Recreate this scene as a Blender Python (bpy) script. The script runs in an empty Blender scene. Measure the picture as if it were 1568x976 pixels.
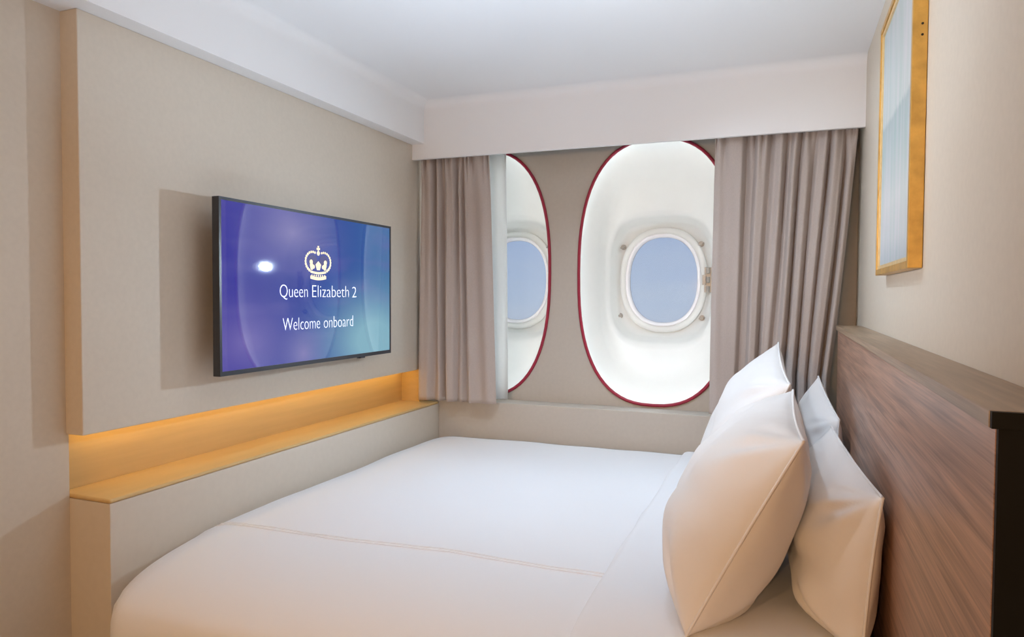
import bpy, bmesh, math, random
from mathutils import Vector, Matrix, noise

scene = bpy.context.scene
COL = scene.collection
PI = math.pi

# ------------------------------------------------------------------ camera
CAM_Z = 1.40
F_PX, YAW, PITCH, ROLL = 1076.17, 0.3705, -0.0325, 0.0053
fw = Vector((-math.sin(YAW) * math.cos(PITCH), math.cos(YAW) * math.cos(PITCH), math.sin(PITCH)))
rt = Vector((math.cos(YAW), math.sin(YAW), 0.0))
up = rt.cross(fw)
rt2 = math.cos(ROLL) * rt + math.sin(ROLL) * up
up2 = math.cos(ROLL) * up - math.sin(ROLL) * rt
cam_data = bpy.data.cameras.new('camera')
cam_data.sensor_fit = 'HORIZONTAL'
cam_data.sensor_width = 36.0
cam_data.lens = 36.0 * F_PX / 1568.0
cam_data.clip_start = 0.02
cam = bpy.data.objects.new('camera', cam_data)
COL.objects.link(cam)
m3 = Matrix((rt2, up2, -fw)).transposed()
cam.matrix_world = Matrix.Translation((0, 0, CAM_Z)) @ m3.to_4x4()
scene.camera = cam

# ------------------------------------------------------------------ view + world
vs = scene.view_settings
vs.view_transform = 'Standard'
vs.look = 'None'
vs.gamma = 1.0
vs.use_curve_mapping = False
vs.exposure = 0.06

SKY_STRENGTH = 0.9
world = bpy.data.worlds.new('sky')
scene.world = world
world.use_nodes = True
nt = world.node_tree
nt.nodes.clear()
w_out = nt.nodes.new('ShaderNodeOutputWorld')
w_bg = nt.nodes.new('ShaderNodeBackground')
w_bg.inputs['Strength'].default_value = SKY_STRENGTH
tc = nt.nodes.new('ShaderNodeTexCoord')
sep = nt.nodes.new('ShaderNodeSeparateXYZ')
nt.links.new(tc.outputs['Generated'], sep.inputs[0])
mp = nt.nodes.new('ShaderNodeMapping')
mp.inputs['Scale'].default_value = (2.0, 2.0, 14.0)
nt.links.new(tc.outputs['Generated'], mp.inputs[0])
nz = nt.nodes.new('ShaderNodeTexNoise')
nz.inputs['Scale'].default_value = 2.2
nz.inputs['Detail'].default_value = 3.0
nt.links.new(mp.outputs[0], nz.inputs['Vector'])
ma = nt.nodes.new('ShaderNodeMath'); ma.operation = 'MULTIPLY_ADD'
nt.links.new(nz.outputs['Fac'], ma.inputs[0])
ma.inputs[1].default_value = 0.14
nt.links.new(sep.outputs['Z'], ma.inputs[2])
ramp = nt.nodes.new('ShaderNodeValToRGB')
ramp.color_ramp.elements[0].position = 0.0
ramp.color_ramp.elements[0].color = (0.56, 0.63, 0.76, 1)
ramp.color_ramp.elements[1].position = 0.16
ramp.color_ramp.elements[1].color = (0.40, 0.52, 0.76, 1)
e = ramp.color_ramp.elements.new(0.06)
e.color = (0.50, 0.60, 0.77, 1)
nt.links.new(ma.outputs[0], ramp.inputs[0])
nt.links.new(ramp.outputs[0], w_bg.inputs['Color'])
nt.links.new(w_bg.outputs[0], w_out.inputs[0])

# light levels (the lamps themselves are built with their fixtures below)
WINDOW_FILL = 15.5      # strips added out of view behind the rims, brightening the window liners
RECESS_FILL_W = 3.4           # cool spot added out of view in the right recess, for porthole daylight
HEADBOARD_FILL_W = 4.2          # unseen lamp added on the left wall to brighten the headboard wall
NICHE_STRIP = 6.0       # amber strip under the television panel
DOWNLIGHT_FILL_W = 4.0        # warm ceiling lamp added out of view behind the camera
WARM_FILL_W = 8.2           # unseen lamps added behind the camera for the warm light from there
BED_FILL_W = 2.3             # cool ceiling lamps added above the frame to brighten the bed
CEILING_FILL_W = 10.0         # cool floor uplighter added out of view to brighten the ceiling

# ------------------------------------------------------------------ materials
def new_mat(name):
    m = bpy.data.materials.new(name)
    m.use_nodes = True
    return m, m.node_tree, m.node_tree.nodes['Principled BSDF']

def simple(name, col, rough=0.6, spec=0.5, metal=0.0, noise_amt=0.0, noise_scale=30.0, bump=0.0, bump_scale=200.0, stretch=(1, 1, 1), sheen=0.0, bump_dist=0.004):
    m, t, b = new_mat(name)
    b.inputs['Base Color'].default_value = (*col, 1)
    b.inputs['Roughness'].default_value = rough
    b.inputs['Specular IOR Level'].default_value = spec
    b.inputs['Metallic'].default_value = metal
    if sheen:
        b.inputs['Sheen Weight'].default_value = sheen
    co = t.nodes.new('ShaderNodeTexCoord')
    mpn = t.nodes.new('ShaderNodeMapping')
    mpn.inputs['Scale'].default_value = stretch
    t.links.new(co.outputs['Object'], mpn.inputs[0])
    if noise_amt:
        n = t.nodes.new('ShaderNodeTexNoise')
        n.inputs['Scale'].default_value = noise_scale
        n.inputs['Detail'].default_value = 4
        t.links.new(mpn.outputs[0], n.inputs['Vector'])
        r = t.nodes.new('ShaderNodeValToRGB')
        lo = tuple(c * (1 - noise_amt) for c in col)
        hi = tuple(min(1, c * (1 + noise_amt)) for c in col)
        r.color_ramp.elements[0].position = 0.3
        r.color_ramp.elements[1].position = 0.7
        r.color_ramp.elements[0].color = (*lo, 1)
        r.color_ramp.elements[1].color = (*hi, 1)
        t.links.new(n.outputs['Fac'], r.inputs[0])
        t.links.new(r.outputs[0], b.inputs['Base Color'])
    if bump:
        n2 = t.nodes.new('ShaderNodeTexNoise')
        n2.inputs['Scale'].default_value = bump_scale
        n2.inputs['Detail'].default_value = 3
        t.links.new(mpn.outputs[0], n2.inputs['Vector'])
        bp = t.nodes.new('ShaderNodeBump')
        bp.inputs['Strength'].default_value = bump
        bp.inputs['Distance'].default_value = bump_dist
        t.links.new(n2.outputs['Fac'], bp.inputs['Height'])
        t.links.new(bp.outputs[0], b.inputs['Normal'])
    return m

def emitter(name, col, strength):
    m, t, b = new_mat(name)
    b.inputs['Base Color'].default_value = (*col, 1)
    b.inputs['Emission Color'].default_value = (*col, 1)
    b.inputs['Emission Strength'].default_value = strength
    return m

M = {}
M['wall'] = simple('beige_vinyl_wall', (0.66, 0.595, 0.50), 0.55, 0.3, noise_amt=0.02, noise_scale=60, bump=0.05, bump_scale=500)
M['ledge'] = simple('beige_laminate', (0.67, 0.61, 0.52), 0.5, 0.35, noise_amt=0.015, noise_scale=40)
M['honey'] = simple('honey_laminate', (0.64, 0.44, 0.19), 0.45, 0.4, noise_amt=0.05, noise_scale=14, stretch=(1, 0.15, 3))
M['ceiling'] = simple('white_ceiling_paint', (0.85, 0.85, 0.85), 0.7, 0.2, bump=0.03, bump_scale=300)
M['window_wall'] = simple('grey_beige_wall', (0.54, 0.50, 0.44), 0.55, 0.3, noise_amt=0.02, noise_scale=50)
M['floor'] = simple('brown_carpet', (0.16, 0.12, 0.09), 0.95, 0.1, noise_amt=0.3, noise_scale=140, bump=0.5, bump_scale=500)
M['curtain'] = simple('taupe_curtain', (0.48, 0.42, 0.385), 0.85, 0.15, noise_amt=0.05, noise_scale=400, bump=0.12, bump_scale=700, stretch=(1, 1, 0.3), sheen=0.15)
M['linen'] = simple('white_linen', (0.82, 0.835, 0.86), 0.75, 0.2, bump=0.12, bump_scale=5, sheen=0.1, bump_dist=0.012)
M['pillow'] = simple('white_pillowcase', (0.83, 0.82, 0.81), 0.6, 0.3, bump=0.35, bump_scale=7, sheen=0.1, bump_dist=0.015)
M['mattress'] = simple('white_mattress', (0.7, 0.69, 0.67), 0.8, 0.2, noise_amt=0.03)
M['bed_base'] = simple('dark_bed_base', (0.05, 0.04, 0.035), 0.7, 0.2, noise_amt=0.1)
M['black_edge'] = simple('black_lacquer', (0.004, 0.004, 0.004), 0.6, 0.2)
M['liner'] = simple('white_window_liner', (0.80, 0.82, 0.80), 0.35, 0.4, noise_amt=0.01, noise_scale=10)
M['red'] = simple('crimson_rim', (0.34, 0.012, 0.045), 0.4, 0.5)
M['ring'] = simple('polished_white_ring', (0.9, 0.9, 0.93), 0.2, 0.6)
M['bolt'] = simple('brass_steel_bolt', (0.42, 0.42, 0.40), 0.4, 0.5, metal=0.5, noise_amt=0.1, noise_scale=80)
M['tv_bezel'] = simple('dark_tv_bezel', (0.03, 0.035, 0.045), 0.3, 0.5)
M['tv_back'] = simple('black_tv_back', (0.012, 0.012, 0.013), 0.5, 0.4)
M['gold'] = simple('gilt_frame', (0.62, 0.36, 0.085), 0.38, 0.5, metal=0.55, noise_amt=0.18, noise_scale=22, bump=0.15, bump_scale=90)
M['gold_light'] = simple('pale_gilt_edge', (0.80, 0.60, 0.30), 0.35, 0.5, metal=0.4, noise_amt=0.1, noise_scale=30)
M['hole'] = simple('dark_screw_hole', (0.02, 0.012, 0.006), 0.6, 0.3)
M['white_text'] = emitter('white_lettering', (0.82, 0.86, 0.96), 0.75)
M['gold_text'] = emitter('cream_gold_print', (0.84, 0.72, 0.44), 0.5)
M['dark_text'] = emitter('dark_violet_print', (0.03, 0.02, 0.12), 0.4)
M['metal'] = simple('white_metal_trim', (0.8, 0.8, 0.8), 0.35, 0.5, metal=0.2)
M['strip'] = emitter('window_strip_light', (0.95, 0.98, 1.0), WINDOW_FILL)
M['amber'] = emitter('amber_strip_light', (1.0, 0.64, 0.17), NICHE_STRIP)
M['lens'] = emitter('added_lamp_lens', (1.0, 0.78, 0.5), 6.0)

# sheer fabric
def sheer():
    m = bpy.data.materials.new('sheer_white_voile'); m.use_nodes = True
    t = m.node_tree; t.nodes.clear()
    o = t.nodes.new('ShaderNodeOutputMaterial')
    d = t.nodes.new('ShaderNodeBsdfDiffuse'); d.inputs[0].default_value = (0.88, 0.9, 0.9, 1)
    tl = t.nodes.new('ShaderNodeBsdfTranslucent'); tl.inputs[0].default_value = (0.88, 0.92, 0.93, 1)
    tr = t.nodes.new('ShaderNodeBsdfTransparent')
    a = t.nodes.new('ShaderNodeMixShader'); a.inputs[0].default_value = 0.55
    b = t.nodes.new('ShaderNodeMixShader'); b.inputs[0].default_value = 0.22
    n = t.nodes.new('ShaderNodeTexNoise'); n.inputs['Scale'].default_value = 300
    bp = t.nodes.new('ShaderNodeBump'); bp.inputs['Strength'].default_value = 0.1
    t.links.new(n.outputs['Fac'], bp.inputs['Height'])
    t.links.new(bp.outputs[0], d.inputs['Normal'])
    t.links.new(d.outputs[0], a.inputs[1]); t.links.new(tl.outputs[0], a.inputs[2])
    t.links.new(a.outputs[0], b.inputs[1]); t.links.new(tr.outputs[0], b.inputs[2])
    t.links.new(b.outputs[0], o.inputs[0])
    return m
M['sheer'] = sheer()

def glass():
    m = bpy.data.materials.new('porthole_glass'); m.use_nodes = True
    t = m.node_tree; t.nodes.clear()
    o = t.nodes.new('ShaderNodeOutputMaterial')
    tr = t.nodes.new('ShaderNodeBsdfTransparent'); tr.inputs[0].default_value = (0.96, 0.98, 1, 1)
    g = t.nodes.new('ShaderNodeBsdfGlossy'); g.inputs['Roughness'].default_value = 0.05
    df = t.nodes.new('ShaderNodeBsdfDiffuse'); df.inputs[0].default_value = (0.8, 0.85, 0.9, 1)
    fr = t.nodes.new('ShaderNodeFresnel'); fr.inputs[0].default_value = 1.45
    a = t.nodes.new('ShaderNodeMixShader'); a.inputs[0].default_value = 0.10   # slight salt haze on the pane
    t.links.new(tr.outputs[0], a.inputs[1]); t.links.new(df.outputs[0], a.inputs[2])
    b = t.nodes.new('ShaderNodeMixShader')
    t.links.new(fr.outputs[0], b.inputs[0]); t.links.new(a.outputs[0], b.inputs[1]); t.links.new(g.outputs[0], b.inputs[2])
    t.links.new(b.outputs[0], o.inputs[0])
    return m
M['glass'] = glass()

def wood(name, dark, light, rough):
    m, t, b = new_mat(name)
    co = t.nodes.new('ShaderNodeTexCoord')
    mpn = t.nodes.new('ShaderNodeMapping'); mpn.inputs['Scale'].default_value = (9, 0.9, 22)
    t.links.new(co.outputs['Object'], mpn.inputs[0])
    n = t.nodes.new('ShaderNodeTexNoise'); n.inputs['Scale'].default_value = 2.4; n.inputs['Detail'].default_value = 7; n.inputs['Distortion'].default_value = 0.6
    t.links.new(mpn.outputs[0], n.inputs['Vector'])
    mp2 = t.nodes.new('ShaderNodeMapping'); mp2.inputs['Scale'].default_value = (40, 1.6, 130)
    t.links.new(co.outputs['Object'], mp2.inputs[0])
    n2 = t.nodes.new('ShaderNodeTexNoise'); n2.inputs['Scale'].default_value = 2; n2.inputs['Detail'].default_value = 4
    t.links.new(mp2.outputs[0], n2.inputs['Vector'])
    ad = t.nodes.new('ShaderNodeMath'); ad.operation = 'MULTIPLY_ADD'; ad.inputs[1].default_value = 0.45
    sb = t.nodes.new('ShaderNodeMath'); sb.operation = 'MULTIPLY'; sb.inputs[1].default_value = 0.6
    t.links.new(n.outputs['Fac'], sb.inputs[0]); t.links.new(n2.outputs['Fac'], ad.inputs[0]); t.links.new(sb.outputs[0], ad.inputs[2])
    r = t.nodes.new('ShaderNodeValToRGB')
    r.color_ramp.elements[0].position = 0.36; r.color_ramp.elements[0].color = (*dark, 1)
    r.color_ramp.elements[1].position = 0.68; r.color_ramp.elements[1].color = (*light, 1)
    t.links.new(ad.outputs[0], r.inputs[0]); t.links.new(r.outputs[0], b.inputs['Base Color'])
    b.inputs['Roughness'].default_value = rough
    b.inputs['Specular IOR Level'].default_value = 0.55
    bp = t.nodes.new('ShaderNodeBump'); bp.inputs['Strength'].default_value = 0.06; bp.inputs['Distance'].default_value = 0.003
    t.links.new(n2.outputs['Fac'], bp.inputs['Height']); t.links.new(bp.outputs[0], b.inputs['Normal'])
    return m
M['wood'] = wood('walnut_veneer', (0.21, 0.108, 0.066), (0.58, 0.345, 0.235), 0.30)
M['wood_top'] = wood('walnut_cap', (0.24, 0.165, 0.10), (0.42, 0.30, 0.195), 0.38)

# television picture: blue-violet dusk fading to teal, drawn in the screen's own coordinates
def screen_mat():
    m, t, b = new_mat('lit_tv_screen')
    co = t.nodes.new('ShaderNodeTexCoord'); sp = t.nodes.new('ShaderNodeSeparateXYZ')
    t.links.new(co.outputs['Generated'], sp.inputs[0])
    r = t.nodes.new('ShaderNodeValToRGB')
    el = r.color_ramp.elements
    el[0].position = 0.0; el[0].color = (0.055, 0.05, 0.37, 1)
    el[1].position = 1.0; el[1].color = (0.06, 0.20, 0.42, 1)
    x = el.new(0.45); x.color = (0.025, 0.06, 0.36, 1)
    x = el.new(0.75); x.color = (0.02, 0.10, 0.38, 1)
    t.links.new(sp.outputs['Y'], r.inputs[0])
    # teal glow to the lower right of the picture
    def radial(cy, cz, sy, sz):
        mpn = t.nodes.new('ShaderNodeMapping'); mpn.vector_type = 'POINT'
        mpn.inputs['Location'].default_value = (0, -cy / sy, -cz / sz)
        mpn.inputs['Scale'].default_value = (0, 1 / sy, 1 / sz)
        t.links.new(co.outputs['Generated'], mpn.inputs[0])
        g = t.nodes.new('ShaderNodeTexGradient'); g.gradient_type = 'QUADRATIC_SPHERE'
        t.links.new(mpn.outputs[0], g.inputs[0])
        return g.outputs['Fac']
    def mix(base, fac, col, amt):
        mu = t.nodes.new('ShaderNodeMath'); mu.operation = 'MULTIPLY'; mu.inputs[1].default_value = amt; mu.use_clamp = True
        t.links.new(fac, mu.inputs[0])
        mx = t.nodes.new('ShaderNodeMixRGB'); mx.inputs['Color2'].default_value = (*col, 1)
        t.links.new(mu.outputs[0], mx.inputs['Fac']); t.links.new(base, mx.inputs['Color1'])
        return mx.outputs[0]
    nzz = t.nodes.new('ShaderNodeTexNoise'); nzz.inputs['Scale'].default_value = 3.0; nzz.inputs['Detail'].default_value = 2
    mpz = t.nodes.new('ShaderNodeMapping'); mpz.inputs['Scale'].default_value = (1, 0.8, 1.6); mpz.inputs['Location'].default_value = (0, 0.3, 0.15)
    t.links.new(co.outputs['Generated'], mpz.inputs[0]); t.links.new(mpz.outputs[0], nzz.inputs[0])
    rz = t.nodes.new('ShaderNodeValToRGB'); rz.color_ramp.elements[0].position = 0.48; rz.color_ramp.elements[1].position = 0.72
    t.links.new(nzz.outputs['Fac'], rz.inputs[0])
    c = mix(r.outputs[0], rz.outputs[0], (0.16, 0.15, 0.47), 0.5)
    c = mix(c, radial(0.34, 0.86, 0.42, 0.42), (0.36, 0.33, 0.60), 0.7)  # pale lilac of the window's reflection, painted into the picture
    c = mix(c, radial(0.10, 0.16, 0.34, 0.45), (0.21, 0.17, 0.50), 0.9)
    c = mix(c, radial(0.88, 0.10, 0.62, 0.65), (0.25, 0.50, 0.62), 1.6)
    c = mix(c, radial(0.40, 0.05, 0.18, 0.30), (0.40, 0.32, 0.62), 0.5)
    t.links.new(c, b.inputs['Emission Color'])
    b.inputs['Emission Strength'].default_value = 0.80
    b.inputs['Base Color'].default_value = (0.004, 0.004, 0.006, 1)
    b.inputs['Roughness'].default_value = 0.03
    b.inputs['IOR'].default_value = 1.5
    b.inputs['Specular IOR Level'].default_value = 0.5
    return m
M['screen'] = screen_mat()

# abstract seascape painting
def painting_mat():
    m, t, b = new_mat('abstract_seascape')
    co = t.nodes.new('ShaderNodeTexCoord'); sp = t.nodes.new('ShaderNodeSeparateXYZ')
    t.links.new(co.outputs['Generated'], sp.inputs[0])
    mpn = t.nodes.new('ShaderNodeMapping'); mpn.inputs['Scale'].default_value = (1, 7, 1.3)
    t.links.new(co.outputs['Generated'], mpn.inputs[0])
    n = t.nodes.new('ShaderNodeTexNoise'); n.inputs['Scale'].default_value = 3; n.inputs['Detail'].default_value = 5
    t.links.new(mpn.outputs[0], n.inputs[0])
    a = t.nodes.new('ShaderNodeMath'); a.operation = 'MULTIPLY_ADD'; a.inputs[1].default_value = 0.07
    s = t.nodes.new('ShaderNodeMath'); s.operation = 'SUBTRACT'; s.inputs[1].default_value = 0.035
    t.links.new(sp.outputs['Z'], s.inputs[0]); t.links.new(n.outputs['Fac'], a.inputs[0]); t.links.new(s.outputs[0], a.inputs[2])
    r = t.nodes.new('ShaderNodeValToRGB'); el = r.color_ramp.elements
    el[0].position = 0.0; el[0].color = (0.30, 0.36, 0.44, 1)
    el[1].position = 1.0; el[1].color = (0.40, 0.44, 0.46, 1)
    for p, c in ((0.10, (0.50, 0.52, 0.55)), (0.25, (0.55, 0.56, 0.56)), (0.38, (0.38, 0.43, 0.44)), (0.50, (0.26, 0.33, 0.35)), (0.575, (0.21, 0.28, 0.30)), (0.60, (0.44, 0.47, 0.46)), (0.80, (0.42, 0.45, 0.46))):
        x = el.new(p); x.color = (*c, 1)
    t.links.new(a.outputs[0], r.inputs[0])
    # loose vertical brush strokes in pale green and lilac
    mp2 = t.nodes.new('ShaderNodeMapping'); mp2.inputs['Scale'].default_value = (1, 9, 1.1)
    t.links.new(co.outputs['Generated'], mp2.inputs[0])
    n2 = t.nodes.new('ShaderNodeTexNoise'); n2.inputs['Scale'].default_value = 1.6; n2.inputs['Detail'].default_value = 4
    t.links.new(mp2.outputs[0], n2.inputs[0])
    r2 = t.nodes.new('ShaderNodeValToRGB'); r2.color_ramp.elements[0].position = 0.35; r2.color_ramp.elements[1].position = 0.66
    r2.color_ramp.elements[0].color = (0.40, 0.52, 0.46, 1); r2.color_ramp.elements[1].color = (0.66, 0.62, 0.64, 1)
    t.links.new(n2.outputs['Fac'], r2.inputs[0])
    mx = t.nodes.new('ShaderNodeMixRGB'); mx.inputs['Fac'].default_value = 0.42
    t.links.new(r.outputs[0], mx.inputs['Color1']); t.links.new(r2.outputs[0], mx.inputs['Color2'])
    t.links.new(mx.outputs[0], b.inputs['Base Color'])
    b.inputs['Roughness'].default_value = 0.6
    return m
M['painting'] = painting_mat()

# ------------------------------------------------------------------ mesh helpers
def link(name, me, mat, parent=None):
    o = bpy.data.objects.new(name, me)
    if mat: me.materials.append(M[mat])
    COL.objects.link(o)
    if parent: o.parent = parent
    return o

def obj(name, bm, mat, parent=None, smooth=False, bevel=0.0, seg=2):
    bmesh.ops.recalc_face_normals(bm, faces=bm.faces)
    me = bpy.data.meshes.new(name)
    bm.to_mesh(me); bm.free()
    if smooth:
        for p in me.polygons: p.use_smooth = True
    o = link(name, me, mat, parent)
    if bevel:
        md = o.modifiers.new('bevel', 'BEVEL'); md.width = bevel; md.segments = seg; md.limit_method = 'ANGLE'
    return o

def box(bm, x0, x1, y0, y1, z0, z1):
    v = [bm.verts.new(p) for p in ((x0, y0, z0), (x1, y0, z0), (x1, y1, z0), (x0, y1, z0), (x0, y0, z1), (x1, y0, z1), (x1, y1, z1), (x0, y1, z1))]
    for f in ((0, 3, 2, 1), (4, 5, 6, 7), (0, 1, 5, 4), (1, 2, 6, 5), (2, 3, 7, 6), (3, 0, 4, 7)):
        bm.faces.new([v[i] for i in f])

def boxes(name, mat, *bs, parent=None, bevel=0.0):
    bm = bmesh.new()
    for b in bs: box(bm, *b)
    return obj(name, bm, mat, parent, bevel=bevel)

def loft(bm, rings, closed=True, cap=False):
    vr = [[bm.verts.new(p) for p in r] for r in rings]
    n = len(vr[0])
    for a, b in zip(vr[:-1], vr[1:]):
        for i in range(n if closed else n - 1):
            j = (i + 1) % n
            bm.faces.new((a[i], a[j], b[j], b[i]))
    if cap:
        bm.faces.new(vr[0][::-1]); bm.faces.new(vr[-1])
    return vr

def tube(bm, pts, r, sides=8, closed=False):
    pts = [Vector(p) for p in pts]; n = len(pts); rings = []
    for i, p in enumerate(pts):
        a = pts[(i - 1) % n] if closed or i > 0 else p
        b = pts[(i + 1) % n] if closed or i < n - 1 else p
        d = (b - a).normalized()
        h = Vector((0, 1, 0)) if abs(d.y) < 0.9 else Vector((0, 0, 1))
        u = d.cross(h).normalized(); w = d.cross(u)
        rr = r(i / (n - 1)) if callable(r) else r
        rings.append([p + u * rr * math.cos(k * 2 * PI / sides) + w * rr * math.sin(k * 2 * PI / sides) for k in range(sides)])
    if closed: rings.append(rings[0])
    vr = [[bm.verts.new(q) for q in ring] for ring in (rings[:-1] if closed else rings)]
    m = len(vr)
    for i in range(m if closed else m - 1):
        A, B = vr[i], vr[(i + 1) % m]
        for k in range(sides):
            bm.faces.new((A[k], A[(k + 1) % sides], B[(k + 1) % sides], B[k]))
    if not closed:
        bm.faces.new(vr[0][::-1]); bm.faces.new(vr[-1])

def cyl(bm, c, axis, r, h, n=20, r2=None):
    axis = Vector(axis).normalized(); c = Vector(c)
    t = Vector((0, 0, 1)) if abs(axis.z) < 0.9 else Vector((1, 0, 0))
    u = axis.cross(t).normalized(); w = axis.cross(u)
    r2 = r if r2 is None else r2
    rings = []
    for s, rr in ((0, r), (h, r2)):
        rings.append([c + axis * s + u * rr * math.cos(2 * PI * k / n) + w * rr * math.sin(2 * PI * k / n) for k in range(n)])
    loft(bm, rings, cap=True)

def struct(o, label=None):
    o['kind'] = 'structure'
    if label: o['label'] = label
    return o

def tag(o, label, cat, group=None):
    o['label'] = label; o['category'] = cat
    if group: o['group'] = group
    return o

def empty(name, loc=(0, 0, 0)):
    o = bpy.data.objects.new(name, None); o.location = loc; o.empty_display_size = 0.1
    COL.objects.link(o)
    return o

def adopt(o, parent):
    """parent while keeping world-space mesh coordinates"""
    o.parent = parent
    o.matrix_parent_inverse = Matrix.Translation(parent.location).inverted()
    return o

def fillet_prism(name, mat, back, front, zb, axis, a0, a1, r=0.05):
    """bulkhead under the ceiling with a concave fillet where its face meets the ceiling; front face at `front`"""
    sgn = 1 if front > back else -1
    prof = [(back, zb), (front, zb), (front, ZC - r)]
    for k in range(1, 9):
        a = PI / 2 * k / 8
        prof.append((front + sgn * r * (1 - math.cos(a)), ZC - r + r * math.sin(a)))
    prof.append((back, ZC))
    bm = bmesh.new()
    P3 = (lambda q, a: (q[0], a, q[1])) if axis == 'x' else (lambda q, a: (a, q[0], q[1]))
    loft(bm, [[Vector(P3(q, a0)) for q in prof], [Vector(P3(q, a1)) for q in prof]], cap=True)
    o = obj(name, bm, mat, smooth=True)
    o.data.set_sharp_from_angle(angle=math.radians(40))
    return o

# ------------------------------------------------------------------ room shell
XW, XB, XP, XL = -2.095, -2.15, -2.022, -1.92     # left wall, niche back, television panel, ledge front
XR = 0.329                                        # right wall
YB = -1.7                                         # back of the cabin, behind the camera
YW = 3.88                                         # window wall
YS = 3.74                                         # low wall under the windows
ZC = 2.505
Y_END = 1.545                                     # near end of panel and ledge
struct(boxes('floor', 'floor', (XB - .1, XR + .1, YB - .1, YW + .02, -.1, 0.0)), 'dark carpeted cabin floor')
struct(boxes('ceiling', 'ceiling', (XB - .1, XR + .1, YB - .1, YW + .02, ZC, ZC + .1)), 'smooth white cabin ceiling')
struct(boxes('wall_left', 'wall', (XB - .1, XB, YB - .1, YW + .02, 0, ZC), (XB, XW, YB, Y_END, 0, ZC)), 'beige side wall with the television panel')
struct(boxes('wall_right', 'wall', (XR, XR + .1, YB - .1, YW + .02, 0, ZC)), 'beige wall behind the headboard')
struct(boxes('wall_back', 'wall', (XB, XR, YB - .1, YB, 0, ZC)), 'beige wall behind the camera')
# dropped bulkhead along the left wall
struct(fillet_prism('trim_1', 'ceiling', XB, -1.945, 2.268, 'x', YB, YW), 'white dropped bulkhead running above the television panel')
# valance over the curtains
struct(fillet_prism('trim_2', 'ceiling', 3.622, 3.60, 2.181, 'y', XB, XR), 'white boxed valance above the curtains')
# television panel, proud of the wall
struct(boxes('trim_3', 'wall', (XB, XP, Y_END - .008, YW, 0.958, 2.268), bevel=0.003), 'beige raised wall panel behind the television')
# ledge
led = struct(boxes('trim_4', 'ledge', (XB, XL, Y_END, YW, 0, 0.753), bevel=0.002), 'beige ledge running along the wall at the foot of the bed')
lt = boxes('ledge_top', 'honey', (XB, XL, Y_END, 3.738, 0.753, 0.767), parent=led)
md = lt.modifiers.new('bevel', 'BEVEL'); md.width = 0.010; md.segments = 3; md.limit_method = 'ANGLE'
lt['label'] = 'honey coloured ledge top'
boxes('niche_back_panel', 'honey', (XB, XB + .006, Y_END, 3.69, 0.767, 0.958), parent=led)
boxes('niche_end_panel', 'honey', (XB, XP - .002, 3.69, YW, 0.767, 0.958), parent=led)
nl = boxes('strip_light', 'amber', (XP - .078, XP - .058, Y_END + .03, 3.66, 0.950, 0.9575), parent=led)
nl['label'] = 'amber strip light under the panel'
# low wall under the windows
struct(boxes('trim_5', 'window_wall', (XL, XR, YS, YW, 0, 0.782), bevel=0.004), 'beige low wall with sill below the windows')

# window wall with two oval openings
def oval(cx, cz, hx, hz, y, e=2.5, n=72):
    out = []
    for k in range(n):
        a = 2 * PI * k / n
        c, s = math.cos(a), math.sin(a)
        out.append(Vector((cx + hx * math.copysign(abs(c) ** (2 / e), c), y, cz + hz * math.copysign(abs(s) ** (2 / e), s))))
    return out

OV = [(-1.702, 1.530), (-0.670, 1.530)]
PORT = [(-1.655, 1.502), (-0.699, 1.500)]
HX, HZ = 0.433, 0.735
bm = bmesh.new()
def loop_edges(pts):
    vs_ = [bm.verts.new(p) for p in pts]
    return [bm.edges.new((vs_[i], vs_[(i + 1) % len(vs_)])) for i in range(len(vs_))]
ed = loop_edges([(XB, YW, 0), (XR, YW, 0), (XR, YW, ZC), (XB, YW, ZC)])
for cx, cz in OV:
    ed += loop_edges(oval(cx, cz, HX, HZ, YW))
res = bmesh.ops.triangle_fill(bm, edges=ed, use_beauty=True)
fs = [f for f in bm.faces]
ex = bmesh.ops.extrude_face_region(bm, geom=fs)
bmesh.ops.translate(bm, verts=[g for g in ex['geom'] if isinstance(g, bmesh.types.BMVert)], vec=(0, 0.02, 0))
struct(obj('wall_window', bm, 'window_wall'), 'grey beige wall pierced by two tall oval window openings')

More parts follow.
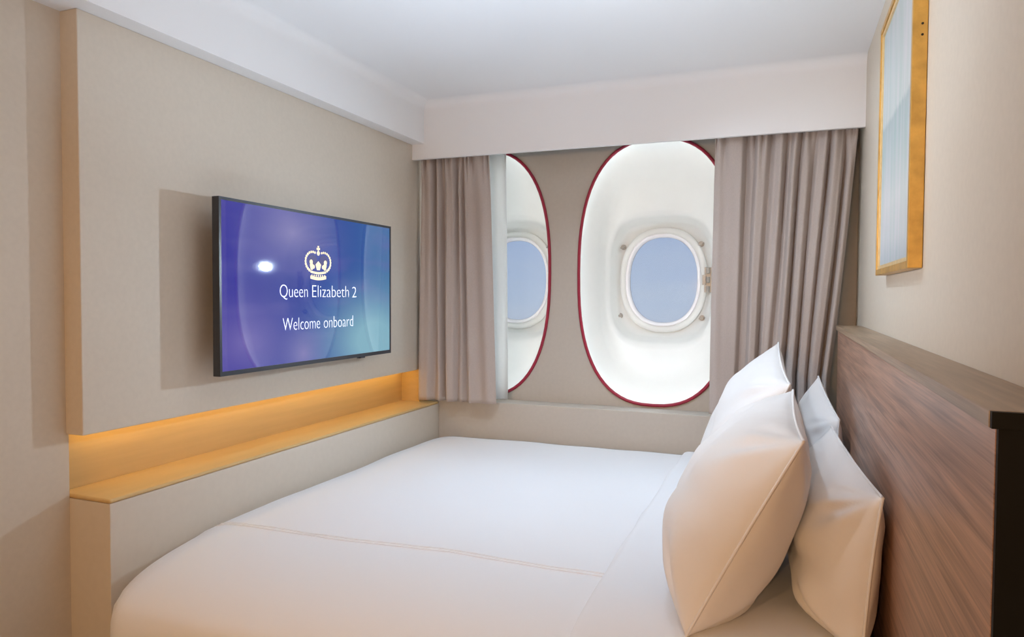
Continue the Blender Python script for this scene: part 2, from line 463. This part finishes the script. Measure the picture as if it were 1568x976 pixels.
WLAB = ['oval window recess with porthole beside the narrow left curtain', 'oval window recess with porthole beside the wide right curtain']
for i in range(2):
    cx, cz = OV[i]; px, pz = PORT[i]
    w = empty('window_%d' % (i + 1), (cx, YW, cz - HZ))
    struct(w, WLAB[i])
    # crimson rim
    bm = bmesh.new(); tube(bm, oval(cx, cz, HX - .004, HZ - .004, YW - .004), 0.0092, 8, closed=True)
    r_ = adopt(obj('rim', bm, 'red', smooth=True), w); r_['label'] = 'thin crimson rim'
    # strip added unseen behind the wall, in place of daylight on the liner
    bm = bmesh.new(); tube(bm, oval(cx, cz, HX + .045, HZ + .045, YW + .045), 0.006, 6, closed=True)
    adopt(obj('strip_light', bm, 'strip', smooth=True), w)
    # moulded liner: from the opening back to the porthole plate
    yb = 4.36
    spec = [(YW + .02, 0, HX + .002, HZ + .002, 2.5), (YW + .02, 0, HX + .07, HZ + .07, 2.5), (YW + .07, 0, HX + .07, HZ + .07, 2.5), (YW + .10, .02, HX + .045, HZ + .045, 2.5),
            (YW + .17, .25, HX - .02, HZ - .03, 2.6), (YW + .26, .6, HX - .07, HZ - .12, 2.8), (YW + .315, .85, HX - .095, HZ - .22, 3.0), (YW + .335, 1, .322, .42, 3.2),
            (YW + .345, 1, .308, .39, 3.4), (YW + .37, 1, .300, .372, 3.6), (yb - .03, 1, .288, .352, 3.6), (yb - .012, 1, .278, .342, 3.4), (yb - .008, 1, .262, .322, 2.8), (yb - .008, 1, .232, .290, 2.3)]
    rings = []
    for (y, t, hx, hz, ee) in spec:
        rings.append(oval(cx + (px - cx) * t, cz + (pz - cz) * t, hx, hz, y, ee))
    bm = bmesh.new(); loft(bm, rings)
    ln = adopt(obj('liner', bm, 'liner', smooth=True), w)
    # flange and bright ring round the glass
    def ring_part(name, mat, prof, ee=2.3):
        b2 = bmesh.new()
        rr = [oval(px, pz, .214 + d, .270 + d, y, ee) for d, y in prof]
        loft(b2, rr + [rr[0]])
        bmesh.ops.remove_doubles(b2, verts=b2.verts, dist=1e-6)
        return adopt(obj(name, b2, mat, smooth=True), w)
    fl = ring_part('porthole_flange', 'liner', [(.052, yb - .008), (.050, yb - .022), (.044, yb - .028), (.014, yb - .028), (.010, yb - .02), (.010, yb)])
    ring_part('porthole_ring', 'ring', [(.013, yb - .02), (.012, yb - .036), (.006, yb - .040), (-.004, yb - .034), (-.010, yb - .012), (-.010, yb + .012), (.013, yb + .012)])
    bm = bmesh.new(); loft(bm, [oval(px, pz, .212, .268, yb - .002, 2.3), oval(px, pz, .212, .268, yb + .006, 2.3)], cap=True)
    g_ = adopt(obj('pane', bm, 'glass'), w); g_['label'] = 'clear porthole pane'
    # bolts at the four corners of the plate
    for bx_, bz_ in ((-.245, .205), (.225, .215), (-.262, -.222), (.235, -.228)):
        b2 = bmesh.new()
        cyl(b2, (px + bx_, yb - .008, pz + bz_), (0, -1, 0), .017, .008, 16)
        cyl(b2, (px + bx_, yb - .016, pz + bz_), (0, -1, 0), .010, .018, 6, .009)
        tube(b2, [(px + bx_ - .018, yb - .026, pz + bz_ - .006), (px + bx_ + .018, yb - .026, pz + bz_ + .006)], .0045, 6)
        obj('bolt', b2, 'bolt', fl, bevel=.001)
    # hinge / latch on the right of the pane
    b2 = bmesh.new()
    hx0 = px + .247
    box(b2, hx0, hx0 + .045, yb - .03, yb - .008, pz - .075, pz + .075)
    for zz in (-.055, 0, .055):
        cyl(b2, (hx0 + .022, yb - .04, pz + zz - .018), (0, 0, 1), .011, .036, 12)
    box(b2, hx0 - .012, hx0 + .01, yb - .036, yb - .02, pz - .03, pz + .03)
    obj('latch', b2, 'bolt', fl, bevel=.002)

# ------------------------------------------------------------------ ceiling lamps added out of frame to brighten the cabin and bed
def downlight(x, y, watts, col, label, aim=(0, 0, -1), spread=180):
    o = empty('added_downlight', (x, y, ZC))
    tag(o, label, 'downlight', 'added ceiling lamps out of view')
    bm = bmesh.new()
    prof = [(.038, 0.0), (.040, -.006), (.052, -.006), (.056, -.001), (.056, 0.0)]
    rr = [[Vector((r * math.cos(2 * PI * k / 28), r * math.sin(2 * PI * k / 28), z)) for k in range(28)] for r, z in prof]
    loft(bm, rr)
    obj('trim_ring', bm, 'metal', o, smooth=True)
    bm = bmesh.new(); cyl(bm, (0, 0, -.001), (0, 0, -1), .038, .002, 28)
    obj('lens', bm, 'lens', o)
    ld = bpy.data.lights.new('lamp', 'AREA'); ld.shape = 'DISK'; ld.size = .075
    ld.energy = watts; ld.color = col
    lo = bpy.data.objects.new('lamp', ld); COL.objects.link(lo); lo.parent = o; lo.location = (0, 0, -.012)
    lo.rotation_euler = Vector(aim).to_track_quat('-Z', 'Y').to_euler(); ld.spread = math.radians(spread)
downlight(-1.0, -0.55, DOWNLIGHT_FILL_W, (1.0, 0.62, 0.32), 'unseen warm ceiling lamp added near the back of the cabin')
WARM = (1.0, 0.57, 0.27)
COOL = (0.66, 0.82, 1.0)
GIMBAL = (0.06, 0.30, -0.9)     # the lamps over the bed are turned towards the windows
downlight(-1.35, 2.20, BED_FILL_W, COOL, 'unseen cool ceiling lamp added over the foot of the bed', GIMBAL, 105)
downlight(-0.90, 2.42, BED_FILL_W * 1.3, COOL, 'unseen cool ceiling lamp added over the middle of the bed', GIMBAL, 105)
downlight(-0.50, 2.58, BED_FILL_W * 2.4, COOL, 'unseen cool ceiling lamp added over the pillows', (0.30, 0.30, -0.9), 120)

def added_wall_lamp(base, wall_n, aim, label, watts, spread, reach, col=None):  # builds the wall-mounted lamps added out of view for light
    base = Vector(base); wall_n = Vector(wall_n)
    o = empty('added_wall_lamp', base); tag(o, label, 'lamp')
    bm = bmesh.new(); cyl(bm, wall_n * -.02, wall_n, .035, .034, 24); obj('backplate', bm, 'metal', o, bevel=.002)
    head = wall_n * reach
    bm = bmesh.new(); tube(bm, [wall_n * .012, head], .008, 10); obj('arm', bm, 'metal', o, smooth=True)
    d = (Vector(aim) - base - head).normalized()
    bm = bmesh.new()
    u = d.cross(Vector((0, 0, 1))).normalized(); w_ = d.cross(u)
    prof = [(.008, -.035), (.022, -.028), (.028, .012), (.028, .030), (.025, .030), (.023, .008)]
    loft(bm, [[head + d * z + (u * math.cos(2 * PI * k / 24) + w_ * math.sin(2 * PI * k / 24)) * r for k in range(24)] for r, z in prof])
    obj('lamp_head', bm, 'metal', o, smooth=True)
    bm = bmesh.new(); cyl(bm, head + d * .010, d, .023, .002, 24); obj('lens', bm, 'lens', o)
    ld = bpy.data.lights.new('lamp', 'AREA'); ld.shape = 'DISK'; ld.size = .046
    ld.energy = watts; ld.color = col or COOL; ld.spread = math.radians(spread)
    lo = bpy.data.objects.new('lamp', ld); COL.objects.link(lo); lo.parent = o
    lo.location = head + d * .014
    lo.rotation_euler = d.to_track_quat('-Z', 'Y').to_euler()
added_wall_lamp((-0.262, 4.07, 1.60), (-1, 0, 0), (-1.95, 1.95, 1.40), 'small spot added out of view in the right window recess, standing in for daylight', RECESS_FILL_W, 75, .075)
added_wall_lamp((-1.02, YB, 1.55), (0, 1, 0), (-1.2, 3.0, 0.7), 'unseen warm lamp added on the wall behind the camera, nearer the left wall', WARM_FILL_W, 110, .10, WARM)
added_wall_lamp((-0.35, YB, 1.55), (0, 1, 0), (-0.5, 3.0, 0.7), 'unseen warm lamp added on the wall behind the camera, nearer the right wall', WARM_FILL_W, 110, .10, WARM)
added_wall_lamp((XW, 0.92, 1.62), (1, 0, 0), (0.33, 2.35, 1.95), 'unseen white lamp added on the left wall to brighten the headboard wall', HEADBOARD_FILL_W, 62, .11, (0.97, 0.97, 1.0))

def added_floor_lamp(x, y, h, aim, label):  # builds the unseen uplighter added for the ceiling's brightness
    o = empty('added_floor_lamp', (x, y, 0)); tag(o, label, 'lamp')
    bm = bmesh.new(); cyl(bm, (0, 0, 0), (0, 0, 1), .11, .018, 32); obj('base', bm, 'metal', o, bevel=.004)
    bm = bmesh.new(); tube(bm, [(0, 0, .018), (0, 0, h - .05)], .010, 12); obj('pole', bm, 'metal', o, smooth=True)
    head = Vector((0, 0, h)); d = (Vector(aim) - Vector((x, y, h))).normalized()
    u = d.cross(Vector((0, 1, 0))).normalized(); w_ = d.cross(u)
    prof = [(.014, -.07), (.05, -.05), (.075, .05), (.075, .07), (.07, .07), (.06, .03)]
    bm = bmesh.new(); loft(bm, [[head + d * z + (u * math.cos(2 * PI * k / 28) + w_ * math.sin(2 * PI * k / 28)) * r for k in range(28)] for r, z in prof])
    obj('lamp_shade', bm, 'metal', o, smooth=True)
    ld = bpy.data.lights.new('lamp', 'AREA'); ld.shape = 'DISK'; ld.size = .11
    ld.energy = CEILING_FILL_W; ld.color = COOL; ld.spread = math.radians(84)
    lo = bpy.data.objects.new('lamp', ld); COL.objects.link(lo); lo.parent = o
    lo.location = head + d * .035; lo.rotation_euler = d.to_track_quat('-Z', 'Y').to_euler()
added_floor_lamp(-0.75, 1.15, 0.50, (-0.8, 1.95, 2.5), 'short white uplighter added out of view before the bed to brighten the ceiling')

# ------------------------------------------------------------------ bed
bed = empty('bed', (-0.85, 2.55, 0)); tag(bed, 'wide low bed filling the alcove between ledge and headboard', 'bed')
adopt(boxes('base', 'bed_base', (-1.86, 0.16, 1.52, 3.66, 0.0, 0.26), bevel=.01), bed)
adopt(boxes('mattress', 'mattress', (-1.87, 0.17, 1.50, 3.67, 0.26, 0.46), bevel=.04), bed)

BX0, BX1, BY0, BY1, BZ = -1.912, 0.185, 1.43, 3.712, 0.592
def wob(x, y):
    return (0.008 * noise.noise(Vector((x * 2.1, y * 2.1, 0.3))) + 0.004 * noise.noise(Vector((x * 5.3, y * 4.1, 4.7))))
def bedpoint(x, y, off=0.0):
    """duvet surface: soft rounding at foot, near and far edges, then a hanging skirt"""
    RN, RF, RB = 0.46, 0.16, 0.14
    ax = max(0.0, 1 - (x - BX0) / RF)
    an = max(0.0, 1 - (y - BY0) / RN); ab = max(0.0, 1 - (BY1 - y) / RB)
    ay = max(an, ab)
    H = 0.055 + 0.10 * (an / max(1e-6, an + ax * .5 + ab)) if (an + ax + ab) > 0 else 0.06
    rad = (ax ** 2.2 + ay ** 2.2) ** (1 / 2.2)
    ex_ = 0.0; X, Y = x, y
    if rad > 1:
        k = 1 / rad
        X = BX0 + (1 - ax * k) * RF if ax > 0 else x
        if an >= ab and an > 0: Y = BY0 + (1 - an * k) * RN
        elif ab > 0: Y = BY1 - (1 - ab * k) * RB
        ex_ = math.hypot(X - x, Y - y)
    rr = min(1.0, rad)
    z = BZ - H * (1 - math.sqrt(max(0.0, 1 - rr ** 2.3))) - ex_
    if ex_ > 0 and an > 0:
        Y += 0.012 * math.sin(x * 9 + 1.3) * min(1, ex_ * 5)
    fade = 1.0 if rr < 0.9 else 0.3
    c = 0.006 * math.cos((x + .9) * 1.4)
    return Vector((X, Y, max(0.06, z + wob(x, y) * fade + c + off)))

def bed_grid(name, x0, x1, y0, y1, nx, ny, off, mat, parent, thick):
    bm = bmesh.new()
    g = []
    for i in range(nx + 1):
        x = x0 + (x1 - x0) * i / nx
        row = []
        for j in range(ny + 1):
            y = y0 + (y1 - y0) * j / ny
            o_ = off(x, y) if callable(off) else off
            row.append(bm.verts.new(bedpoint(x, y, o_)))
        g.append(row)
    for i in range(nx):
        for j in range(ny):
            bm.faces.new((g[i][j], g[i + 1][j], g[i + 1][j + 1], g[i][j + 1]))
    o = obj(name, bm, mat, None, smooth=True)
    if o.data.polygons[len(o.data.polygons) // 2].normal.z < 0: o.data.flip_normals()
    if thick:
        md = o.modifiers.new('thickness', 'SOLIDIFY'); md.thickness = thick; md.offset = -1
    return o

duvet = bed_grid('duvet', BX0 - .10, BX1, BY0 - .38, BY1 + .06, 90, 110, 0.0, 'linen', None, 0.02)
tag(duvet, 'smooth white duvet covering the bed', 'duvet')
# turned down sheet band by the pillows
def band_off(x, y):
    t_ = (x + 0.475 + 0.012 * noise.noise(Vector((0, y * 3, 2)))) / 0.03
    t_ = max(0, min(1, t_))
    return 0.020 * math.sqrt(max(0, 1 - (1 - t_) ** 2)) + 0.004 * noise.noise(Vector((x * 6, y * 7, 9)))
band = bed_grid('turned_down_sheet', -0.475, BX1, BY0 - .36, BY1 + .05, 60, 90, band_off, 'linen', None, 0.0)
band.parent = duvet
# double row of stitching across the duvet
for k, (dy, ph) in enumerate(((0.0, 0.0), (0.020, 1.7))):
    bm = bmesh.new(); pts = []
    n = 150
    for i in range(n + 1):
        x = -1.86 + (1.86 - 0.475) * i / n
        y = 1.915 + 0.035 * (i / n) + dy + 0.004 * noise.noise(Vector((x * 9, ph, 0)))
        p = bedpoint(x, y)
        p.z += 0.0003 + 0.0004 * noise.noise(Vector((x * 30, ph, 5)))
        pts.append(p)
    tube(bm, pts, lambda t_: 0.0026 + 0.0004 * math.sin(t_ * 160 + ph), 6)
    obj('stitched_seam', bm, 'linen', duvet, smooth=True)

# ------------------------------------------------------------------ pillows
def pillow(name, label, cn, cf, tilt_top, Tf, Tb, seed, mat='pillow'):
    """cn / cf: bottom edge at the near and far end; tilt_top: offset from the bottom edge to the top edge"""
    rnd = random.Random(seed)
    cn, cf = Vector(cn), Vector(cf)
    tn, tf = tilt_top
    tn, tf = Vector(tn), Vector(tf)
    NU, NV = 64, 48
    def frame(u, v):
        a = (u + 1) / 2
        bot = cn.lerp(cf, a); top = tn.lerp(tf, a)
        return bot.lerp(top, (v + 1) / 2)
    L = (cf - cn).normalized()
    U = ((tn - cn) + (tf - cf)).normalized()
    N = L.cross(U).normalized()
    if N.x > 0: N = -N
    root = empty(name, ((cn + cf) / 2))
    tag(root, label, 'pillow', 'white bed pillows')
    def edge(u, v):
        # sides drawn in between the corner tips
        cu = 1 - 0.055 * (1 - v * v) ; cv = 1 - 0.06 * (1 - u * u)
        return u * cu, v * cv
    def surf(u, v, side):
        eu, ev = edge(u, v)
        p = frame(eu, ev)
        th = max(0, 1 - abs(u) ** 4.5) ** 0.62 * max(0, 1 - abs(v) ** 2.6) ** 0.60
        th *= 1 + 0.22 * (-v)
        nn = noise.noise(Vector((u * 1.7 + seed, v * 1.9, side * 3))) * 0.20
        cr = 0
        for su in (-1, 1):
            for sv in (-1, 1):
                d = math.hypot(u - su, (v - sv) * .8)
                ang = math.atan2(v - sv, u - su)
                cr += math.sin(ang * 11 + seed + su * 2 + sv) * math.exp(-((d - .33) / .20) ** 2) * 0.12
        w_ = (Tf if side > 0 else Tb) * th * (1 + nn + cr)
        q = p + N * w_ * side
        return q
    bm = bmesh.new()
    def coord(i, n): 
        t_ = -1 + 2 * i / n
        return math.sin(t_ * PI / 2) * .5 + t_ * .5
    fr = [[None] * (NV + 1) for _ in range(NU + 1)]; bk = [[None] * (NV + 1) for _ in range(NU + 1)]
    for i in range(NU + 1):
        for j in range(NV + 1):
            u, v = coord(i, NU), coord(j, NV)
            fr[i][j] = bm.verts.new(surf(u, v, 1))
            bk[i][j] = fr[i][j] if i in (0, NU) or j in (0, NV) else bm.verts.new(surf(u, v, -1))
    for i in range(NU):
        for j in range(NV):
            bm.faces.new((fr[i][j], fr[i + 1][j], fr[i + 1][j + 1], fr[i][j + 1]))
            bm.faces.new((bk[i][j], bk[i][j + 1], bk[i + 1][j + 1], bk[i + 1][j]))
    case = adopt(obj('pillow_case', bm, mat, smooth=True), root)
    pts = [surf(coord(i, NU), -1, 1) for i in range(NU)] + [surf(1, coord(j, NV), 1) for j in range(NV)] + [surf(coord(NU - i, NU), 1, 1) for i in range(NU)] + [surf(-1, coord(NV - j, NV), 1) for j in range(NV)]
    bm = bmesh.new(); tube(bm, pts, 0.0035, 6, closed=True)
    obj('edge_seam', bm, mat, case, smooth=True)
    return root

pillow('pillow', 'large white pillow in front, nearest the camera, with a crisp side seam',
       (-0.205, 1.66, 0.600), (-0.215, 2.50, 0.605), ((0.043, 1.655, 1.085), (0.030, 2.52, 1.09)), 0.170, 0.125, 3)
pillow('pillow', 'white pillow in front at the window end, its pointed tip against the curtain',
       (-0.215, 2.60, 0.605), (-0.25, 3.38, 0.61), ((0.020, 2.58, 1.10), (-0.025, 3.32, 1.20)), 0.150, 0.10, 11)
pillow('pillow', 'white pillow leaning on the headboard, behind the nearest pillow',
       (0.170, 1.70, 0.600), (0.165, 2.47, 0.605), ((0.207, 1.72, 0.960), (0.145, 2.46, 0.985)), 0.155, 0.045, 23)
pillow('pillow', 'white pillow leaning on the headboard at the window end, mostly hidden',
       (0.170, 2.66, 0.605), (0.16, 3.40, 0.605), ((0.190, 2.80, 0.955), (0.140, 3.34, 1.055)), 0.14, 0.04, 31)

# ------------------------------------------------------------------ headboard
hb = empty('headboard', (0.28, 2.25, 0)); tag(hb, 'long walnut headboard with flat cap and black end', 'headboard')
adopt(boxes('panel', 'wood', (0.2305, XR - .001, 0.962, 3.585, 0.0, 1.249)), hb)
adopt(boxes('cap', 'wood_top', (0.2225, XR - .001, 0.957, 3.59, 1.2495, 1.270), bevel=.0015), hb)
ep = adopt(boxes('end_panel', 'black_edge', (0.2315, XR - .001, 0.953, 0.9618, 0.0, 1.249), (0.2235, XR - .001, 0.948, 0.9568, 1.250, 1.2695)), hb)
ep['label'] = 'black end panel'

# ------------------------------------------------------------------ television
TX = -1.907
TK = TX / -1.925
def sy(y): return y * TK
def sz(z): return CAM_Z + (z - CAM_Z) * TK
TY0, TY1, TZ0, TZ1 = sy(2.004), sy(3.20), sz(1.097), sz(1.757)
tv = empty('television', (XP, (TY0 + TY1) / 2, TZ0))
tag(tv, 'wall mounted flat television showing a blue welcome screen', 'television')
adopt(boxes('casing', 'tv_back', (TX - .045, TX - .004, TY0 + .012, TY1 - .012, TZ0 + .012, TZ1 - .012), bevel=.006), tv)
adopt(boxes('wall_bracket', 'tv_back', (XP, TX - .045, 2.34, 2.70, 1.28, 1.56)), tv)
bw = 0.011
bz = adopt(boxes('bezel', 'tv_bezel', (TX - .030, TX + .002, TY0, TY0 + bw, TZ0, TZ1), (TX - .030, TX + .002, TY1 - bw, TY1, TZ0, TZ1),
        (TX - .030, TX + .002, TY0 + bw, TY1 - bw, TZ1 - bw, TZ1), (TX - .030, TX + .002, TY0 + bw, TY1 - bw, TZ0, TZ0 + bw + .006)), tv)
adopt(boxes('sensor_tab', 'tv_bezel', (TX - .02, TX + .001, 2.89, 2.93, TZ0 - .006, TZ0)), tv)
scr = adopt(boxes('screen', 'screen', (TX - .004, TX - .0005, TY0 + bw, TY1 - bw, TZ0 + bw + .006, TZ1 - bw)), tv)

def text_mesh(body, y0, y1, z_base, cap_h, mat, name, shear=0.0):
    cu = bpy.data.curves.new(name, 'FONT'); cu.body = body; cu.size = 1.0; cu.extrude = 0.0; cu.resolution_u = 4; cu.offset = -0.018
    tmp = bpy.data.objects.new('tmp_text', cu); COL.objects.link(tmp)
    dg = bpy.context.evaluated_depsgraph_get(); dg.update()
    me = bpy.data.meshes.new_from_object(tmp.evaluated_get(dg))
    bpy.data.objects.remove(tmp); bpy.data.curves.remove(cu)
    xs = [v.co.x for v in me.vertices]; zt = max(v.co.y for v in me.vertices)
    x0, x1 = min(xs), max(xs)
    for v in me.vertices:
        x, y = v.co.x, v.co.y
        v.co = Vector((TX + .0002, sy(y0 + (x - x0) / (x1 - x0) * (y1 - y0)), sz(z_base + y / zt * cap_h)))
    me.name = name
    o = link(name, me, mat)
    md = o.modifiers.new('thickness', 'SOLIDIFY'); md.thickness = 0.0006
    o.parent = scr
    return o
for wd, a, b_ in (('Queen', 2.335, 2.515), ('Elizabeth', 2.546, 2.822), ('2', 2.850, 2.885)):
    text_mesh(wd, a, b_, 1.388, 0.053 if wd != '2' else 0.050, 'white_text', 'title_word')
for wd, a, b_ in (('Welcome', 2.352, 2.600), ('onboard', 2.628, 2.856)):
    text_mesh(wd, a, b_, 1.250, 0.052, 'white_text', 'welcome_word')

# crown emblem above the lettering: band, two bowed arches of beads, fleurs and a cross
CY, CZ = sy(2.588), sz(1.536)
def flat(bm, pts, x=TX + .0004, t=.0008):
    a = [bm.verts.new((x + t, CY + p[0], CZ + p[1])) for p in pts]
    bm.faces.new(a)
def disc(bm, y, z, r, x=TX + .0006, n=12):
    flat(bm, [(y + r * math.cos(2 * PI * k / n), z + r * math.sin(2 * PI * k / n)) for k in range(n)], x)
crown = bmesh.new()
# band (slightly bowed) with a beaded base
for z0, z1 in ((-.066, -.052), (-.040, -.030)):
    up_ = [(-.056 + .112 * k / 10, z1 - .006 * math.cos(PI * (k / 10 - .5))) for k in range(11)]
    lo_ = [(-.056 + .112 * k / 10, z0 - .006 * math.cos(PI * (k / 10 - .5))) for k in range(11)]
    flat(crown, lo_ + up_[::-1])
for k in range(7): disc(crown, -.045 + .015 * k, -.052, .0045)
# beaded arches
for s in (-1, 1):
    for k in range(12):
        a = math.radians(-62 + 172 * k / 11)
        disc(crown, s * (.040 + .046 * math.cos(a) * 1.05), .008 + .042 * math.sin(a), .0068 - .0012 * (k / 11))
    # inner fleur shapes
    flat(crown, [(s * .052, -.028), (s * .060, -.005), (s * .046, .004), (s * .034, -.006), (s * .040, -.028)])
    disc(crown, s * .050, .006, .011); disc(crown, s * .034, -.014, .009)
flat(crown, [(-.010, -.028), (-.020, -.004), (0, .012), (.020, -.004), (.010, -.028)])
# orb and cross
disc(crown, 0, .046, .0105)
flat(crown, [(-.004, .054), (-.004, .062), (-.012, .060), (-.012, .070), (-.004, .068), (-.006, .078), (.006, .078), (.004, .068), (.012, .070), (.012, .060), (.004, .062), (.004, .054)])
co_ = obj('crown_emblem', crown, 'gold_text', scr); co_['label'] = 'cream gold crown emblem'
bmd = bmesh.new()
for s in (-1, 1):
    flat(bmd, [(s * (.038 + .030 * math.cos(2 * PI * k / 14)), .014 + .024 * math.sin(2 * PI * k / 14)) for k in range(14)], TX + .0000)
obj('crown_lining', bmd, 'dark_text', scr)

# ------------------------------------------------------------------ picture on the right wall
PX, PY0, PY1, PZ0, PZ1 = 0.2934, 2.073, 2.767, 1.477, 2.325
pic = empty('framed_painting', (XR, (PY0 + PY1) / 2, PZ0)); tag(pic, 'tall pale abstract seascape painting in a deep gilt frame', 'painting')
fwid = 0.020
for b_, in (((PX, XR - .001, PY0, PY0 + fwid, PZ0, PZ1),), ((PX, XR - .001, PY1 - fwid, PY1, PZ0, PZ1),), ((PX, XR - .001, PY0 + fwid, PY1 - fwid, PZ0, PZ0 + fwid),), ((PX, XR - .001, PY0 + fwid, PY1 - fwid, PZ1 - fwid, PZ1),)):
    adopt(boxes('frame_rail', 'gold', b_, bevel=.002), pic)
l = .012; x0_, x1_ = PX + .004, PX + .016
for b_ in ((x0_, x1_, PY0 + fwid, PY0 + fwid + l, PZ0 + fwid, PZ1 - fwid), (x0_, x1_, PY1 - fwid - l, PY1 - fwid, PZ0 + fwid, PZ1 - fwid),
           (x0_, x1_, PY0 + fwid + l, PY1 - fwid - l, PZ0 + fwid, PZ0 + fwid + l), (x0_, x1_, PY0 + fwid + l, PY1 - fwid - l, PZ1 - fwid - l, PZ1 - fwid)):
    adopt(boxes('inner_slip', 'gold_light', b_, bevel=.001), pic)
adopt(boxes('canvas', 'painting', (PX + .010, PX + .014, PY0 + fwid + l, PY1 - fwid - l, PZ0 + fwid + l, PZ1 - fwid - l)), pic)
for zz in (2.073, 2.101):
    b2 = bmesh.new(); cyl(b2, (PX + .022, PY0 + .0005, zz), (0, -1, 0), .0032, .0012, 12)
    adopt(obj('screw_hole', b2, 'hole'), pic)

# ------------------------------------------------------------------ curtains
def curtain(name, mat, s_to_x, z_bot, z_top, depth, yc, ns, nz, thick=0.003):
    bm = bmesh.new(); g = []
    for i in range(ns + 1):
        s = i / ns; row = []
        for j in range(nz + 1):
            t_ = j / nz
            z = z_bot + (z_top - z_bot) * t_
            row.append(bm.verts.new((s_to_x(s, t_), yc + depth(s, t_), z)))
        g.append(row)
    for i in range(ns):
        for j in range(nz):
            bm.faces.new((g[i][j], g[i + 1][j], g[i + 1][j + 1], g[i][j + 1]))
    o = obj(name, bm, mat, None, smooth=True)
    md = o.modifiers.new('thickness', 'SOLIDIFY'); md.thickness = thick
    return o

def folds(s, t_, knots, amp):
    """irregular pleats through (position, depth) knots, loosening towards the hem, pinched into small gathers at the heading"""
    s2 = s + 0.012 * math.sin(s * 15 + 4 * t_) * (1 - t_)
    d = knots[-1][1]
    for (a, da), (b, db) in zip(knots[:-1], knots[1:]):
        if s2 <= b:
            q = max(0, min(1, (s2 - a) / (b - a)))
            q = q * q * (3 - 2 * q)
            d = da + (db - da) * q
            break
    top = max(0.0, (t_ - 0.84) / 0.16)
    gather = 0.015 * math.sin(s * 74 + 2.5 * math.sin(s * 19)) * top ** 1.4
    fine = 0.0022 * math.sin(s * 47 + 3 * math.sin(s * 11) + t_ * 2.2)
    return amp * (d - .5) * (1 - 0.5 * top ** 2) * (0.85 + 0.25 * math.sin(s * 21 + t_ * 3.0)) + gather + fine

random.seed(5)
# narrow left curtain: pleats on the left two thirds, a flatter leading edge on the right
LC = [(0, .9), (.05, .15), (.15, .05), (.21, .95), (.27, .25), (.33, 1.0), (.41, .1), (.47, .2), (.52, 1.0), (.57, .35), (.61, .9), (.68, .15), (.80, .35), (.90, .15), (1.0, .45)]
lc = curtain('curtain', 'curtain', lambda s, t_: (-2.012 + .012 * (1 - t_) * (1 - s) * 0) + s * (0.445 + 0.050 * (1 - t_)) + (t_ - .5) * .02 * (1 - s), 0.784, 2.215, lambda s, t_: folds(s, t_, LC, .065), 3.670, 190, 60)
tag(lc, 'narrow taupe curtain gathered at the television end of the windows', 'curtain', 'window curtains')
RC = [(0, .45), (.05, .2), (.14, .1), (.20, .0), (.235, .95), (.29, .75), (.33, .15), (.37, .2), (.41, 1.0), (.45, .3), (.485, .1), (.52, .95), (.55, .5), (.58, .1), (.62, .9), (.65, .3), (.68, .15), (.72, 1.0), (.75, .2), (.79, .1), (.82, .9), (.86, .05), (.90, .15), (.93, 1.0), (.97, .2), (1.0, .6)]
def rx(s, t_):
    left = -0.352 + 0.012 * t_
    pull = 0.100 * max(0, min(1, (1 - t_) / 0.85)) ** 1.1
    right = 0.306 - pull
    return left + s * (right - left)
rc = curtain('curtain', 'curtain', rx, 0.806, 2.215, lambda s, t_: folds(s, t_, RC, .070), 3.680, 260, 60)
tag(rc, 'wide taupe curtain gathered beside the headboard', 'curtain', 'window curtains')
# sheer voile peeping out behind the left curtain
sc_ = curtain('sheer_curtain', 'sheer', lambda s, t_: -1.80 + s * (0.315 - 0.018 * t_), 0.80, 2.215, lambda s, t_: 0.010 * math.sin(s * 22) + .004 * math.sin(t_ * 4), 3.765, 60, 10, 0.001)
tag(sc_, 'white sheer curtain edge behind the narrow taupe curtain', 'curtain')
# curtain track behind the valance
tr = boxes('curtain_track', 'metal', (XP + .01, XR - .01, 3.655, 3.70, 2.216, 2.24), (XP + .01, XR - .01, 3.755, 3.775, 2.216, 2.24), (XP + .01, XR - .01, 3.622, 3.79, 2.24, 2.256))
tag(tr, 'white curtain track hidden behind the valance', 'track')
